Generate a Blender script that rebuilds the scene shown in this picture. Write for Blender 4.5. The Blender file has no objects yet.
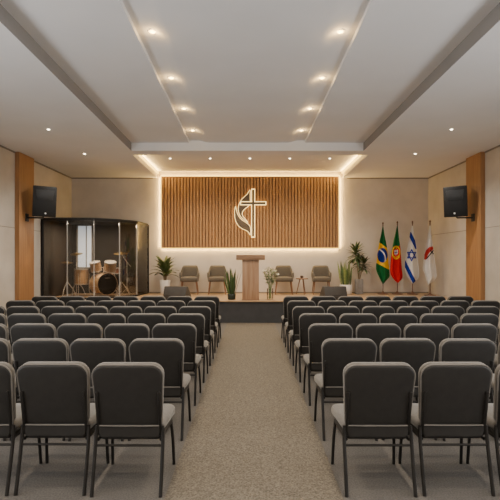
import bpy, bmesh, math, random
from mathutils import Vector, Matrix
random.seed(7)
C = bpy.context.scene.collection
PI = math.pi
F, HY, EYE = 450.0, 259.4, 1.544          # focal length in px, horizon row, eye height
STG = 0.537                               # stage height
WX = 5.33                                 # half room width
DB = 13.45                                # back wall depth
ZS, ZC = 3.984, 4.164                     # side soffit / centre ceiling

def P(px, py, d):                         # measured photo position -> place in the room at depth d
    return Vector(((px - 250) * d / F, d, EYE - (py - HY) * d / F))

# ------------------------------------------------------------------ materials
MATS = {}
def mat(name, col, rough=.6, metal=0, var=.12, scale=6, bump=0, bscale=60, stretch=None, col2=None,
        emit=None, estr=0, spec=.4, detail=4, sheen=0):
    m = bpy.data.materials.new(name); m.use_nodes = True
    nt = m.node_tree; b = nt.nodes['Principled BSDF']
    b.inputs['Roughness'].default_value = rough
    b.inputs['Metallic'].default_value = metal
    b.inputs['Specular IOR Level'].default_value = spec
    if sheen:
        b.inputs['Sheen Weight'].default_value = sheen
        b.inputs['Sheen Roughness'].default_value = .5
    tc = nt.nodes.new('ShaderNodeTexCoord'); mp = nt.nodes.new('ShaderNodeMapping')
    nt.links.new(tc.outputs['Object'], mp.inputs['Vector'])
    if stretch: mp.inputs['Scale'].default_value = stretch
    n = nt.nodes.new('ShaderNodeTexNoise'); n.inputs['Scale'].default_value = scale; n.inputs['Detail'].default_value = detail
    nt.links.new(mp.outputs['Vector'], n.inputs['Vector'])
    r = nt.nodes.new('ShaderNodeValToRGB')
    c2 = col2 if col2 else tuple(c * (1 - var) for c in col)
    c1 = col if col2 else tuple(min(1, c * (1 + var)) for c in col)
    r.color_ramp.elements[0].position = .3; r.color_ramp.elements[1].position = .7
    r.color_ramp.elements[0].color = (*c2, 1); r.color_ramp.elements[1].color = (*c1, 1)
    nt.links.new(n.outputs['Fac'], r.inputs['Fac'])
    nt.links.new(r.outputs['Color'], b.inputs['Base Color'])
    if bump:
        n2 = nt.nodes.new('ShaderNodeTexNoise'); n2.inputs['Scale'].default_value = bscale; n2.inputs['Detail'].default_value = 3
        nt.links.new(mp.outputs['Vector'], n2.inputs['Vector'])
        bp = nt.nodes.new('ShaderNodeBump'); bp.inputs['Strength'].default_value = bump; bp.inputs['Distance'].default_value = .01
        nt.links.new(n2.outputs['Fac'], bp.inputs['Height']); nt.links.new(bp.outputs['Normal'], b.inputs['Normal'])
    if emit:
        b.inputs['Emission Color'].default_value = (*emit, 1); b.inputs['Emission Strength'].default_value = estr
    MATS[name] = m
    return m

M_wall = mat('beige plaster', (.62, .56, .485), .85, var=.07, scale=2.2, bump=.08, bscale=30)
M_panelwall = mat('mottled concrete panel', (.57, .52, .455), .8, scale=1.6, col2=(.46, .415, .355), bump=.1, bscale=14, detail=7)
M_joint = mat('joint shadow', (.24, .205, .17), .9)
M_ceil = mat('ceiling paint', (.80, .79, .785), .9, var=.02, scale=1.5)
M_stepshade = mat('shaded step face', (.28, .27, .26), .9, var=.03, scale=2)  # ceiling paint darkened: the shade on the step face is put into the colour
M_carpet = mat('grey brown carpet', (.122, .112, .102), .95, scale=90, col2=(.060, .055, .050), bump=.35, bscale=220, detail=6)
M_carpet2 = mat('speckled runner carpet', (.165, .140, .108), .95, scale=85, col2=(.048, .041, .031), bump=.5, bscale=200, detail=8)
M_stagetop = mat('stage oak floor', (.40, .275, .165), .45, scale=3, col2=(.31, .205, .12), stretch=(1, 9, 1))
M_riser = mat('charcoal riser', (.047, .047, .05), .7, var=.1)
M_pil = mat('oak pilaster', (.40, .205, .085), .5, scale=4, col2=(.30, .148, .06), stretch=(8, 8, .5), bump=.04, bscale=20)
M_slat = mat('walnut slat', (.44, .25, .11), .5, scale=4, col2=(.35, .19, .08), stretch=(7, 7, .6))
M_slatback = mat('slat backing', (.22, .115, .055), .8)
M_lect = mat('lectern veneer', (.44, .27, .16), .45, scale=3.5, col2=(.30, .17, .095), stretch=(7, 7, .5))
M_lecttop = mat('lectern top veneer', (.30, .18, .105), .45, scale=3.5, col2=(.22, .125, .07), stretch=(.6, 7, 7))
M_shell = mat('charcoal vinyl', (.0185, .0168, .0150), .5, var=.15, scale=20, bump=.06, bscale=180, spec=.35)
M_cush = mat('taupe upholstery', (.086, .078, .068), .85, var=.12, scale=60, bump=.15, bscale=220, sheen=.25)
M_pipe = mat('grey piping', (.14, .128, .114), .7, var=.06)
M_frame = mat('dark bronze metal', (.022, .020, .018), .38, metal=.5, var=.1)
M_black = mat('black plastic', (.016, .016, .017), .45, var=.1)
M_grille = mat('black grille cloth', (.010, .010, .0105), .6, var=.4, scale=160)
M_horn = mat('dark grey horn plastic', (.030, .031, .033), .45)
M_badge = mat('silver badge', (.8, .8, .8), .3, var=.02)
M_darkmetal = mat('black booth frame', (.02, .018, .016), .4, metal=.6)
M_seal = mat('translucent joint strip', (.32, .305, .285), .35, var=.03)
M_foam = mat('charcoal foam lining', (.028, .025, .022), .95, var=.3, scale=40, bump=.4, bscale=40)
M_chrome = mat('chrome', (.80, .78, .74), .38, metal=.75, var=.03)
M_maple = mat('honey maple drum shell', (.66, .45, .26), .3, scale=5, col2=(.54, .34, .18), stretch=(1, 1, 6))
M_hoop = mat('pale maple hoop', (.66, .50, .34), .35, var=.1)
M_headblack = mat('black drumhead', (.025, .024, .024), .3, var=.1)
M_headwhite = mat('white drumhead', (.42, .38, .33), .5, var=.04)
M_brass = mat('cymbal bronze', (.62, .42, .16), .28, metal=1, var=.12, scale=30)
M_arm = mat('olive taupe upholstery', (.098, .082, .062), .9, var=.12, scale=50, bump=.12, bscale=200, sheen=.2)
M_legwood = mat('walnut leg', (.22, .11, .055), .45, var=.2, scale=8)
M_whitepot = mat('white ceramic', (.72, .68, .62), .35, var=.04)
M_greypot = mat('grey ribbed concrete', (.24, .222, .205), .7, var=.15, scale=14)
M_darkpot = mat('dark green glaze pot', (.025, .032, .022), .35)
M_soil = mat('potting soil', (.05, .035, .025), .95, var=.3, scale=60)
M_leaf = mat('deep green leaf', (.075, .115, .035), .45, scale=9, col2=(.035, .065, .02))
M_leafpalm = mat('palm leaf', (.115, .145, .05), .45, scale=9, col2=(.05, .08, .025))
M_snake = mat('snake plant leaf', (.14, .20, .055), .45, scale=26, col2=(.045, .085, .03), stretch=(.6, .6, 2.2))
M_snakedark = mat('dark snake plant leaf', (.075, .125, .045), .45, scale=26, col2=(.03, .055, .025), stretch=(.6, .6, 2.2))
M_snakelight = mat('yellow green snake leaf', (.36, .38, .13), .5, scale=24, col2=(.16, .21, .06), stretch=(.6, .6, 2.2))
M_redleaf = mat('bronze dracaena leaf', (.10, .075, .035), .45, scale=9, col2=(.05, .05, .022))
M_stem = mat('plant stem', (.20, .15, .08), .8, var=.2, scale=20)
M_greenstem = mat('green stem', (.12, .2, .07), .6)
M_petal = mat('cream petal', (.80, .76, .60), .6, var=.06)
M_sage = mat('sage leaf', (.22, .27, .14), .6, var=.25, scale=12)
M_pole = mat('flag pole wood', (.13, .062, .035), .4, var=.2, scale=10)
M_finial = mat('finial bronze', (.16, .085, .045), .4, metal=.3)
M_emblem = mat('bronze emblem face', (.12, .09, .06), .5)
M_led = mat('warm led strip', (1, .8, .5), .5, emit=(1.0, .60, .10), estr=2.6)
M_ledsign = mat('emblem halo led', (1, .85, .6), .5, emit=(1.0, .66, .20), estr=1.6)
M_bulb = mat('warm bulb', (1, .85, .6), .5, emit=(1.0, .68, .2), estr=8)
M_bulbcool = mat('neutral bulb', (1, .95, .85), .5, emit=(1.0, .84, .58), estr=8)
M_ring = mat('white fixture ring', (.75, .72, .68), .4, var=.02)
M_sky = mat('daylit frosted pane', (.75, .8, .85), .3, emit=(.70, .82, 1.0), estr=.62, var=.03)
M_cup = mat('brown stoneware', (.10, .06, .04), .4)

def glass_mat(name, tint, ior=1.45, rough=.02, gl=1.0, solid=0, scol=(.02, .02, .02)):
    m = bpy.data.materials.new(name); m.use_nodes = True; nt = m.node_tree; nt.nodes.clear()
    out = nt.nodes.new('ShaderNodeOutputMaterial'); tr = nt.nodes.new('ShaderNodeBsdfTransparent')
    go = nt.nodes.new('ShaderNodeBsdfGlossy'); mx = nt.nodes.new('ShaderNodeMixShader'); fr = nt.nodes.new('ShaderNodeFresnel')
    n = nt.nodes.new('ShaderNodeTexNoise'); n.inputs['Scale'].default_value = 1.2
    mr = nt.nodes.new('ShaderNodeMixRGB'); mr.inputs['Color1'].default_value = (*tint, 1)
    mr.inputs['Color2'].default_value = (*[t * .94 for t in tint], 1)
    nt.links.new(n.outputs['Fac'], mr.inputs['Fac']); nt.links.new(mr.outputs['Color'], tr.inputs['Color'])
    fr.inputs['IOR'].default_value = ior; go.inputs['Roughness'].default_value = rough; go.inputs['Color'].default_value = (gl, gl, gl, 1)
    nt.links.new(fr.outputs['Fac'], mx.inputs['Fac']); nt.links.new(tr.outputs[0], mx.inputs[1]); nt.links.new(go.outputs[0], mx.inputs[2])
    nt.links.new(mx.outputs[0], out.inputs['Surface'])
    return m
M_glass = glass_mat('smoked booth glass', (.70, .67, .63), 1.45)
M_clear = glass_mat('clear vase glass', (.975, .985, .975), 1.25)

def vcol_mat(name):
    m = bpy.data.materials.new(name); m.use_nodes = True; nt = m.node_tree; b = nt.nodes['Principled BSDF']
    a = nt.nodes.new('ShaderNodeVertexColor'); a.layer_name = 'dye'
    n = nt.nodes.new('ShaderNodeTexNoise'); n.inputs['Scale'].default_value = 60
    mx = nt.nodes.new('ShaderNodeMixRGB'); mx.blend_type = 'MULTIPLY'; mx.inputs['Fac'].default_value = .12
    nt.links.new(a.outputs['Color'], mx.inputs['Color1']); nt.links.new(n.outputs['Fac'], mx.inputs['Color2'])
    nt.links.new(mx.outputs['Color'], b.inputs['Base Color']); b.inputs['Roughness'].default_value = .75
    b.inputs['Specular IOR Level'].default_value = .2
    return m
M_flag = vcol_mat('printed flag cloth')

# ------------------------------------------------------------------ mesh helpers
def BM(): return bmesh.new()
def merge(bm, t, mtx=None):
    if mtx is not None: bmesh.ops.transform(t, matrix=mtx, verts=t.verts)
    me = bpy.data.meshes.new('t'); t.to_mesh(me); t.free(); bm.from_mesh(me); bpy.data.meshes.remove(me)
def box(bm, lo, hi, bev=0, seg=2, mtx=None):
    t = BM(); bmesh.ops.create_cube(t, size=1)
    lo, hi = Vector(lo), Vector(hi); s = hi - lo; c = (lo + hi) / 2
    for v in t.verts: v.co = Vector((v.co.x * s.x + c.x, v.co.y * s.y + c.y, v.co.z * s.z + c.z))
    if bev: bmesh.ops.bevel(t, geom=t.edges[:], offset=bev, segments=seg, profile=.5, affect='EDGES')
    merge(bm, t, mtx); return bm
def tube(bm, pts, r, seg=8, cap=True):
    pts = [Vector(p) for p in pts]; n = len(pts)
    rs = r if isinstance(r, (list, tuple)) else [r] * n
    rings = []; up = None
    for i, p in enumerate(pts):
        d = (pts[min(i + 1, n - 1)] - pts[max(i - 1, 0)]).normalized()
        if up is None:
            up = Vector((0, 0, 1)) if abs(d.z) < .9 else Vector((1, 0, 0))
        u = (up - d * up.dot(d)).normalized(); w = d.cross(u); up = u
        rings.append([bm.verts.new(p + (u * math.cos(2 * PI * k / seg) + w * math.sin(2 * PI * k / seg)) * rs[i]) for k in range(seg)])
    for a, b in zip(rings, rings[1:]):
        for k in range(seg): bm.faces.new((a[k], a[(k + 1) % seg], b[(k + 1) % seg], b[k]))
    if cap:
        bm.faces.new(rings[0][::-1]); bm.faces.new(rings[-1])
    return bm
def loop_tube(bm, pts, r, seg=6):
    pts = [Vector(p) for p in pts]; n = len(pts); rings = []
    nrm = (pts[n // 3] - pts[0]).cross(pts[2 * n // 3] - pts[0]).normalized()
    for i, p in enumerate(pts):
        d = (pts[(i + 1) % n] - pts[i - 1]).normalized(); u = nrm; w = d.cross(u).normalized()
        rings.append([bm.verts.new(p + (u * math.cos(2 * PI * k / seg) + w * math.sin(2 * PI * k / seg)) * r) for k in range(seg)])
    for i in range(n):
        a, b = rings[i], rings[(i + 1) % n]
        for k in range(seg): bm.faces.new((a[k], a[(k + 1) % seg], b[(k + 1) % seg], b[k]))
    return bm
def lathe(bm, prof, seg=24, mtx=None, ribs=0):
    t = BM(); rings = []
    for r, z in prof:
        if r < 1e-5: rings.append([t.verts.new((0, 0, z))])
        else:
            rings.append([t.verts.new(((r - (ribs if k % 2 else 0)) * math.cos(2 * PI * k / seg), (r - (ribs if k % 2 else 0)) * math.sin(2 * PI * k / seg), z)) for k in range(seg)])
    for a, b in zip(rings, rings[1:]):
        for k in range(seg):
            k2 = (k + 1) % seg
            if len(a) == 1 and len(b) == 1: continue
            if len(a) == 1: t.faces.new((a[0], b[k2], b[k]))
            elif len(b) == 1: t.faces.new((a[k], a[k2], b[0]))
            else: t.faces.new((a[k], a[k2], b[k2], b[k]))
    merge(bm, t, mtx); return bm
def prism(bm, outline, y0, y1, mtx=None, bev=0):      # outline (x,z) extruded along y
    t = BM()
    a = [t.verts.new((x, y0, z)) for x, z in outline]; b = [t.verts.new((x, y1, z)) for x, z in outline]
    n = len(outline)
    t.faces.new(a); t.faces.new(b[::-1])
    for i in range(n): t.faces.new((a[i], b[i], b[(i + 1) % n], a[(i + 1) % n]))
    if bev: bmesh.ops.bevel(t, geom=t.edges[:], offset=bev, segments=2, profile=.5, affect='EDGES')
    merge(bm, t, mtx); return bm
def rrect(w0, w1, z0, z1, r0, r1, n=6):               # (x,z) outline, widths at bottom/top, radii bottom/top
    pts = []
    for cx, cz, r, a0 in ((w1 / 2 - r1, z1 - r1, r1, 0), (-w1 / 2 + r1, z1 - r1, r1, 90), (-w0 / 2 + r0, z0 + r0, r0, 180), (w0 / 2 - r0, z0 + r0, r0, 270)):
        for k in range(n + 1):
            a = math.radians(a0 + 90 * k / n); pts.append((cx + r * math.cos(a), cz + r * math.sin(a)))
    return pts
def inset(pts, d):
    n = len(pts); out = []
    for i in range(n):
        p = Vector(pts[i]); a = (p - Vector(pts[i - 1])); b = (Vector(pts[(i + 1) % n]) - p)
        a = a.normalized() if a.length > 1e-7 else b.normalized(); b = b.normalized() if b.length > 1e-7 else a
        t = (a + b).normalized(); out.append((p.x - t.y * d, p.y + t.x * d))
    return out
def pillow(bm, outline, y0, y1, er, bulge0=0, bulge1=0, mtx=None, n=4):   # padded slab, faces normal to y
    t = BM(); rings = []
    ctr = Vector((sum(p[0] for p in outline) / len(outline), sum(p[1] for p in outline) / len(outline)))
    def ring(ol, y): rings.append([t.verts.new((x, y, z)) for x, z in ol])
    inn = inset(outline, er)
    def centre(ol, y, b, seq):
        for s in seq:
            ring([(ctr.x + (x - ctr.x) * s, ctr.y + (z - ctr.y) * s) for x, z in ol], y + b * (1 - s ** 2.2))
    centre(inn, y0, -bulge0, (.02, .35, .65, .88))
    for k in range(n + 1):
        a = PI / 2 * k / n; ring(inset(outline, er * (1 - math.sin(a))), y0 + er * (1 - math.cos(a)))
    for k in range(n + 1):
        a = PI / 2 * k / n; ring(inset(outline, er * (1 - math.cos(a))), y1 - er * (1 - math.sin(a)))
    centre(inn, y1, bulge1, (.88, .65, .35, .02))
    m = len(outline)
    for a, b in zip(rings, rings[1:]):
        for k in range(m): t.faces.new((a[k], a[(k + 1) % m], b[(k + 1) % m], b[k]))
    t.faces.new(rings[0][::-1]); t.faces.new(rings[-1])
    merge(bm, t, mtx); return bm
def leaf(bm, base, az, length, width, rise, droop, n=7, fold=.25, twist=0, mi=0):
    """a blade that starts at base, leaves at elevation `rise` and droops along its length"""
    d = Vector((math.cos(az), math.sin(az), 0)); side = Vector((-math.sin(az), math.cos(az), 0))
    side = (side * math.cos(twist) + d * math.sin(twist))
    p = Vector(base); rows = []; el = rise
    for i in range(n + 1):
        t = i / n
        w = width * (math.sin(PI * min(1, .12 + .88 * t)) ** .75 if t < 1 else 0) * .5
        w = max(w, .0012)
        up = Vector((0, 0, 1)) * math.cos(el) - d * math.sin(el)
        rows.append((bm.verts.new(p + side * w + up * w * fold), bm.verts.new(p), bm.verts.new(p - side * w + up * w * fold)))
        p = p + (d * math.cos(el) + Vector((0, 0, 1)) * math.sin(el)) * (length / n); el -= droop / n
    for a, b in zip(rows, rows[1:]):
        for f_ in (bm.faces.new((a[0], a[1], b[1], b[0])), bm.faces.new((a[1], a[2], b[2], b[1]))): f_.material_index = mi

def obj(name, bm, m, parent=None, smooth=True, sharp=35, loc=None, label=None):
    bmesh.ops.recalc_face_normals(bm, faces=bm.faces)
    me = bpy.data.meshes.new(name); bm.to_mesh(me); bm.free()
    for mm in (m if isinstance(m, (list, tuple)) else (m,)): me.materials.append(mm)
    o = bpy.data.objects.new(name, me); C.objects.link(o)
    if smooth:
        me.polygons.foreach_set('use_smooth', [True] * len(me.polygons))
        me.set_sharp_from_angle(angle=math.radians(sharp))
    if parent: o.parent = parent
    if loc: o.location = loc
    if label: o['label'] = label
    return o
def tag(o, label, cat, group=None):
    o['label'] = label; o['category'] = cat
    if group: o['group'] = group
    return o
def thing(name, label, cat, loc=(0, 0, 0), rz=0, group=None):
    o = bpy.data.objects.new(name, None); C.objects.link(o); o.location = loc; o.rotation_euler = (0, 0, rz)
    o.empty_display_size = .1
    return tag(o, label, cat, group)
def struct(name, bm, m, smooth=False, parent=None):
    o = obj(name, bm, m, parent, smooth)
    if not parent: o['kind'] = 'structure'
    return o
def copy_tree(o, parent=None):
    c = o.copy(); C.objects.link(c); c.parent = parent
    for ch in list(o.children): copy_tree(ch, c)
    return c

# ------------------------------------------------------------------ room shell
D0 = -3.5
struct('floor', box(BM(), (-WX - .2, D0 - .2, -.2), (WX + .2, DB + .3, 0)), M_carpet)
rug = obj('aisle_carpet', box(BM(), (-.55, D0 + .1, 0), (.60, 10.93, .006)), M_carpet2, smooth=False)
tag(rug, 'beige speckled carpet runner down the aisle between the two chair blocks', 'carpet')
struct('wall_left', box(BM(), (-WX - .2, D0, 0), (-WX, DB, ZC + .2)), M_panelwall)
struct('wall_right', box(BM(), (WX, D0, 0), (WX + .2, DB, ZC + .2)), M_panelwall)
struct('wall_front', box(BM(), (-WX - .2, DB, 0), (WX + .2, DB + .2, ZC + .4)), M_wall)
struct('wall_rear', box(BM(), (-WX - .2, D0 - .2, 0), (WX + .2, D0, ZC + .4)), M_wall)
for i, s in enumerate((-1, 1)):
    bm = BM()
    x = s * WX
    box(bm, (min(x, x - s * .006), D0, 2.252), (max(x, x - s * .006), DB, 2.262))
    struct('trim_%d' % (1 + i), bm, M_joint)
    bm = BM(); box(bm, (min(x, x - s * .012), D0, ZS - .035), (max(x, x - s * .012), DB, ZS))
    struct('trim_%d' % (3 + i), bm, M_joint)
bm = BM(); box(bm, (-WX, DB - .012, ZS - .03), (-2.9, DB, ZS)); box(bm, (2.9, DB - .012, ZS - .03), (WX, DB, ZS)); struct('trim_5', bm, M_joint)
struct('baseboard_front', box(BM(), (-3.0, DB - .02, STG), (WX, DB, STG + .035)), M_joint)
# stage
bm = BM(); box(bm, (-WX, 10.96, 0), (WX, DB, STG - .03)); struct('stage_wall', bm, M_riser)
struct('stage_floor', box(BM(), (-WX, 10.925, STG - .03), (WX, DB, STG), .006, 2), M_stagetop)
# pilasters
for s, nm in ((-1, 'pillar_left'), (1, 'pillar_right')):
    struct(nm, box(BM(), (min(s * WX, s * (WX - .1)), 10.2, 0), (max(s * WX, s * (WX - .1)), 10.9, ZS), .004, 1), M_pil)

# ceiling: side soffits, stepped centre with two grooves, cross beam, stage recess
def sx(d, s=-1): return 2.565 + (d - 4.6) * .0191 if s < 0 else 2.552
DBM = 10.1; DBM2 = 10.52; XR = 2.745
def slab_poly(bm, plan, z0, z1):
    a = [bm.verts.new((x, y, z0)) for x, y in plan]; b = [bm.verts.new((x, y, z1)) for x, y in plan]; n = len(plan)
    bm.faces.new(a); bm.faces.new(b[::-1])
    for i in range(n): bm.faces.new((a[i], b[i], b[(i + 1) % n], a[(i + 1) % n]))
for s, nm in ((-1, 'ceiling_left'), (1, 'ceiling_right')):
    bm = BM(); slab_poly(bm, [(s * WX, D0), (s * sx(D0, s), D0), (s * sx(DBM, s), DBM), (s * XR, DBM2), (s * (XR + .03), DB), (s * WX, DB)], ZS, ZC + .19)
    struct(nm, bm, M_ceil)
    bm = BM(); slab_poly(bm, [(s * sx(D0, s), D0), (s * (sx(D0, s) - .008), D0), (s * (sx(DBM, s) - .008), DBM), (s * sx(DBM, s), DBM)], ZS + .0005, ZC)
    struct('trim_%d' % (6 if s < 0 else 7), bm, M_stepshade)
gx = [(0.0, 0), (.93, 0), (1.00, .010), (1.06, .030), (1.10, .042), (1.15, .048), (None, .048), (None, -.004), (None, 0), (2.9, 0)]
def groove_section(d, s):
    g = 1.302 + (d - 2.5) * .0078 if s < 0 else 1.237
    xs = []
    for i, (x, z) in enumerate(gx):
        if s > 0 and 0 < i < 6: x -= .085
        if i == 6: x = g
        elif i == 7: x = g + .001
        elif i == 8: x = g + .045
        xs.append((x, ZC + z))
    return xs
bm = BM(); rows = []
for d in (D0, DBM + .01):
    full = [(-x, z) for x, z in groove_section(d, -1)[::-1]][:-1] + groove_section(d, 1)
    rows.append([bm.verts.new((x, d, z)) for x, z in full])
for k in range(len(rows[0]) - 1): bm.faces.new((rows[0][k], rows[0][k + 1], rows[1][k + 1], rows[1][k]))
t0 = [bm.verts.new((x, y, ZC + .2)) for x, y in ((-2.9, D0), (2.9, D0), (2.9, DBM), (-2.9, DBM))]; bm.faces.new(t0)
o = struct('ceiling', bm, M_ceil, True)
bm = BM(); slab_poly(bm, [(-sx(DBM), DBM), (sx(DBM, 1), DBM), (XR, DBM2), (-XR, DBM2)], ZS, ZC + .19)
struct('ceiling_beam', bm, M_ceil)
struct('ceiling_stage', box(BM(), (-XR - .03, DBM2, ZC - .005), (XR + .03, DB, ZC + .19)), M_ceil)

# LED strips of the cove and of the slat panel
px0, px1 = P(161.3, 0, DB - .05).x, P(338.8, 0, DB - .05).x
pz0, pz1 = P(0, 248, DB - .05).z, P(0, 176.5, DB - .05).z
for s, wh in ((-1, 'drum booth'), (1, 'flag')):
    x = s * (XR + .004)
    o = obj('cove_light', box(BM(), (min(x, x - s * .022), DBM2 + .03, ZC - .055), (max(x, x - s * .022), DB - .02, ZC - .015)), M_led, smooth=False)
    tag(o, 'warm cove light strip along the stage ceiling recess, %s side' % wh, 'light')
for nm, lo, hi, lab in (
        ('led_strip', (px0 - .035, DB - .035, pz1), (px1 + .035, DB - .012, pz1 + .030), 'warm light strip glowing along the top edge of the slatted panel'),
        ('led_strip', (px0 - .035, DB - .035, pz0 - .022), (px1 + .035, DB - .012, pz0), 'warm light strip glowing along the bottom edge of the slatted panel'),
        ('led_strip', (px0 - .022, DB - .035, pz0), (px0, DB - .012, pz1), 'warm upright light strip on the slatted panel edge nearer the drum booth'),
        ('led_strip', (px1, DB - .035, pz0), (px1 + .022, DB - .012, pz1), 'warm upright light strip on the slatted panel edge nearer the flags')):
    tag(obj(nm, box(BM(), lo, hi), M_led, smooth=False), lab, 'light', 'light strips around the slatted panel')

# slatted wall panel
sp = thing('slat_panel', 'wide brown panel of vertical wooden slats on the wall behind the stage', 'wall panel', (0, DB, pz0))
obj('backing_board', box(BM(), (px0, -.05, 0), (px1, -.036, pz1 - pz0)), M_slatback, sp, False)
bm = BM(); N = 56; pit = (px1 - px0) / N
for k in range(N):
    x = px0 + pit * (k + .5); box(bm, (x - pit * .34, -.085, 0), (x + pit * .34, -.0502, pz1 - pz0), .004, 1)
obj('slat_face', bm, M_slat, sp, False)

# cross and flame emblem (zoom units -> metres)
def Z2(x, y, d): return P(220 + x * .14, 175 + y * .14, d)
ED = DB - .12
def smooth_poly(pts, n=5):
    out = []; m = len(pts)
    for i in range(m):
        p0, p1, p2, p3 = [Vector(pts[(i + k - 1) % m]) for k in range(4)]
        for k in range(n):
            t = k / n
            out.append(tuple(.5 * ((2 * p1) + (p2 - p0) * t + (2 * p0 - 5 * p1 + 4 * p2 - p3) * t * t + (3 * p1 - p0 - 3 * p2 + p3) * t ** 3)))
    return out
def open_smooth(pts, n=5):
    out = []; m = len(pts)
    for i in range(m - 1):
        p0, p1, p2, p3 = Vector(pts[max(i - 1, 0)]), Vector(pts[i]), Vector(pts[i + 1]), Vector(pts[min(i + 2, m - 1)])
        for k in range(n):
            t = k / n
            out.append(tuple(.5 * ((2 * p1) + (p2 - p0) * t + (2 * p0 - 5 * p1 + 4 * p2 - p3) * t * t + (3 * p1 - p0 - 3 * p2 + p3) * t ** 3)))
    out.append(tuple(pts[-1])); return out
flame_up = open_smooth([(214, 108), (192, 142), (160, 172), (140, 205), (132, 240), (138, 275), (152, 300), (176, 320), (198, 338)]) + \
           open_smooth([(198, 338), (176, 312), (160, 290), (158, 268), (172, 245), (200, 222), (214, 196), (214, 160), (214, 108)])[1:-1]
flame_lo = open_smooth([(110, 225), (106, 270), (110, 315), (126, 352), (152, 378), (182, 392), (202, 405), (216, 428)]) + \
           open_smooth([(216, 428), (218, 400), (212, 366), (190, 345), (160, 325), (135, 300), (120, 268), (110, 225)])[1:-1]
crossv = [(228, 106), (245, 106), (245, 440), (228, 440)]
crossh = [(150, 194.5), (325, 194.5), (325, 211.5), (150, 211.5)]
eo = Z2(220, 270, ED)
em = thing('cross_and_flame_sign', 'backlit dark cross and flame emblem glowing on the slatted panel', 'wall emblem', tuple(eo))
def emb(pts, y0, y1, grow=0):
    q = [(Z2(x, y, ED).x - eo.x, Z2(x, y, ED).z - eo.z) for x, y in pts]
    area = sum(q[i][0] * q[(i + 1) % len(q)][1] - q[(i + 1) % len(q)][0] * q[i][1] for i in range(len(q)))
    if area < 0: q = q[::-1]
    if grow: q = inset(q, -grow)
    return prism(BM(), q, y0, y1)
for nm, pts in (('flame', flame_up), ('flame', flame_lo)):
    f_ = obj(nm, emb(pts, -.03, -.008), M_emblem, em, False)
    obj('halo_light', emb(pts, -.0075, .012, .014), M_ledsign, f_, False)
cr = obj('cross', emb(crossv, -.04, -.012), M_emblem, em, False)
obj('crossbar', emb(crossh, -.046, -.0405), M_emblem, cr, False)
obj('halo_light', emb([(224.5, 100), (248.5, 100), (248.5, 446), (224.5, 446)], -.0118, .018, .008), M_ledsign, cr, False)
obj('halo_light', emb([(146, 191), (329, 191), (329, 215), (146, 215)], -.0395, -.0165, .008), M_ledsign, cr, False)

# ------------------------------------------------------------------ banquet chairs
def make_chair():
    t = thing('banquet_chair', 'x', 'chair')
    # local: origin on floor below the rear feet, +y towards the stage
    lean = Matrix.Translation((0, .113, .425)) @ Matrix.Rotation(math.radians(10), 4, 'X')
    def L(z): return lean @ Vector((0, 0, z))
    # z in lean frame: 0 = bottom of back
    ol = rrect(.425, .464, 0, .432, .035, .075, 6)
    b = obj('backrest', pillow(BM(), ol, -.022, .016, .014, .006, 0, lean), M_shell, t, label='charcoal back shell')
    ol2 = inset(ol, -.004)
    obj('back_cushion', pillow(BM(), rrect(.43, .470, .006, .437, .035, .078, 6), -.004, .048, .02, 0, .012, lean), M_cush, b, label='taupe padded back cushion')
    obj('piping', loop_tube(BM(), [lean @ Vector((x, -.012, z)) for x, z in inset(ol, -.002)], .0055), M_pipe, b, label='pale grey piping around the back')
    # seat
    def seat_ol(w0, w1, y0, y1, r): return [(x, y) for x, y in rrect(w0, w1, y0, y1, r, r + .03, 5)]
    rot = Matrix(((1, 0, 0, 0), (0, 0, 1, 0), (0, 1, 0, 0), (0, 0, 0, 1)))    # (x,y_thick,z_out) -> (x,z_out,y_thick)
    bm = pillow(BM(), seat_ol(.445, .485, .10, .525, .04), .372, .446, .03, 0, .014, rot)
    obj('seat', bm, M_cush, t, label='taupe padded seat')
    bm = BM(); pillow(bm, seat_ol(.43, .45, .095, .49, .04), .335, .376, .012, 0, 0, rot)
    ol3 = rrect(.40, .425, .352, .440, .02, .004, 4); pillow(bm, ol3, .078, .102, .008)
    obj('seat_pan', bm, M_shell, t)
    obj('seat_trim', tube(BM(), [(-.205, .078, .434), (-.1, .074, .434), (.1, .074, .434), (.205, .078, .434)], .0045, 6), M_pipe, t, label='pale grey seam below the backrest')
    for s in (-1, 1):
        path = open_smooth([(s * .224, .0, .0), (s * .224, .05, .2), (s * .224, .080, .34), (s * .220, .092, .43)], 4)
        obj('rear_leg', tube(BM(), path, .0125, 8), M_frame, t)
        obj('front_leg', tube(BM(), open_smooth([(s * .231, .47, 0), (s * .226, .45, .2), (s * .214, .43, .35)], 3), .0115, 8), M_frame, t)
        bm = BM(); box(bm, (s * .207 - .010, -.038, -.055), (s * .207 + .010, -.020, .255), .006, 2, lean)
        obj('back_bracket', bm, M_frame, t, label='dark side bracket behind the back')
        obj('side_rail', tube(BM(), [(s * .210, .09, .338), (s * .216, .43, .338)], .011, 8), M_frame, t)
    obj('stretcher', tube(BM(), [(-.224, .074, .305), (.224, .074, .305)], .0085, 8), M_frame, t)
    return t
proto = make_chair()
ORD = ['first', 'second', 'third', 'fourth', 'fifth', 'sixth', 'seventh']
used = False
for r in range(7):
    d = 2.935 + .9 * r
    for s, side in ((1, 'flag'), (-1, 'drum booth')):
        for k in range(7):
            x = (.855 + .511 * k) if s > 0 else (.806 + .503 * k)
            if (x - .28) * F / (d - .01) > 250: continue
            c = copy_tree(proto) if used else proto
            used = True
            c.location = (s * x + random.uniform(-.002, .002), d + random.uniform(-.012, .012), 0)
            c.rotation_euler.z = random.uniform(-.004, .004)
            row = 7 - r
            c['label'] = 'charcoal chair, %s side of aisle, %s row from stage, %s from aisle' % (side, ORD[row - 1], ORD[k])
            c['group'] = 'banquet chairs on the %s side of the aisle' % side

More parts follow.
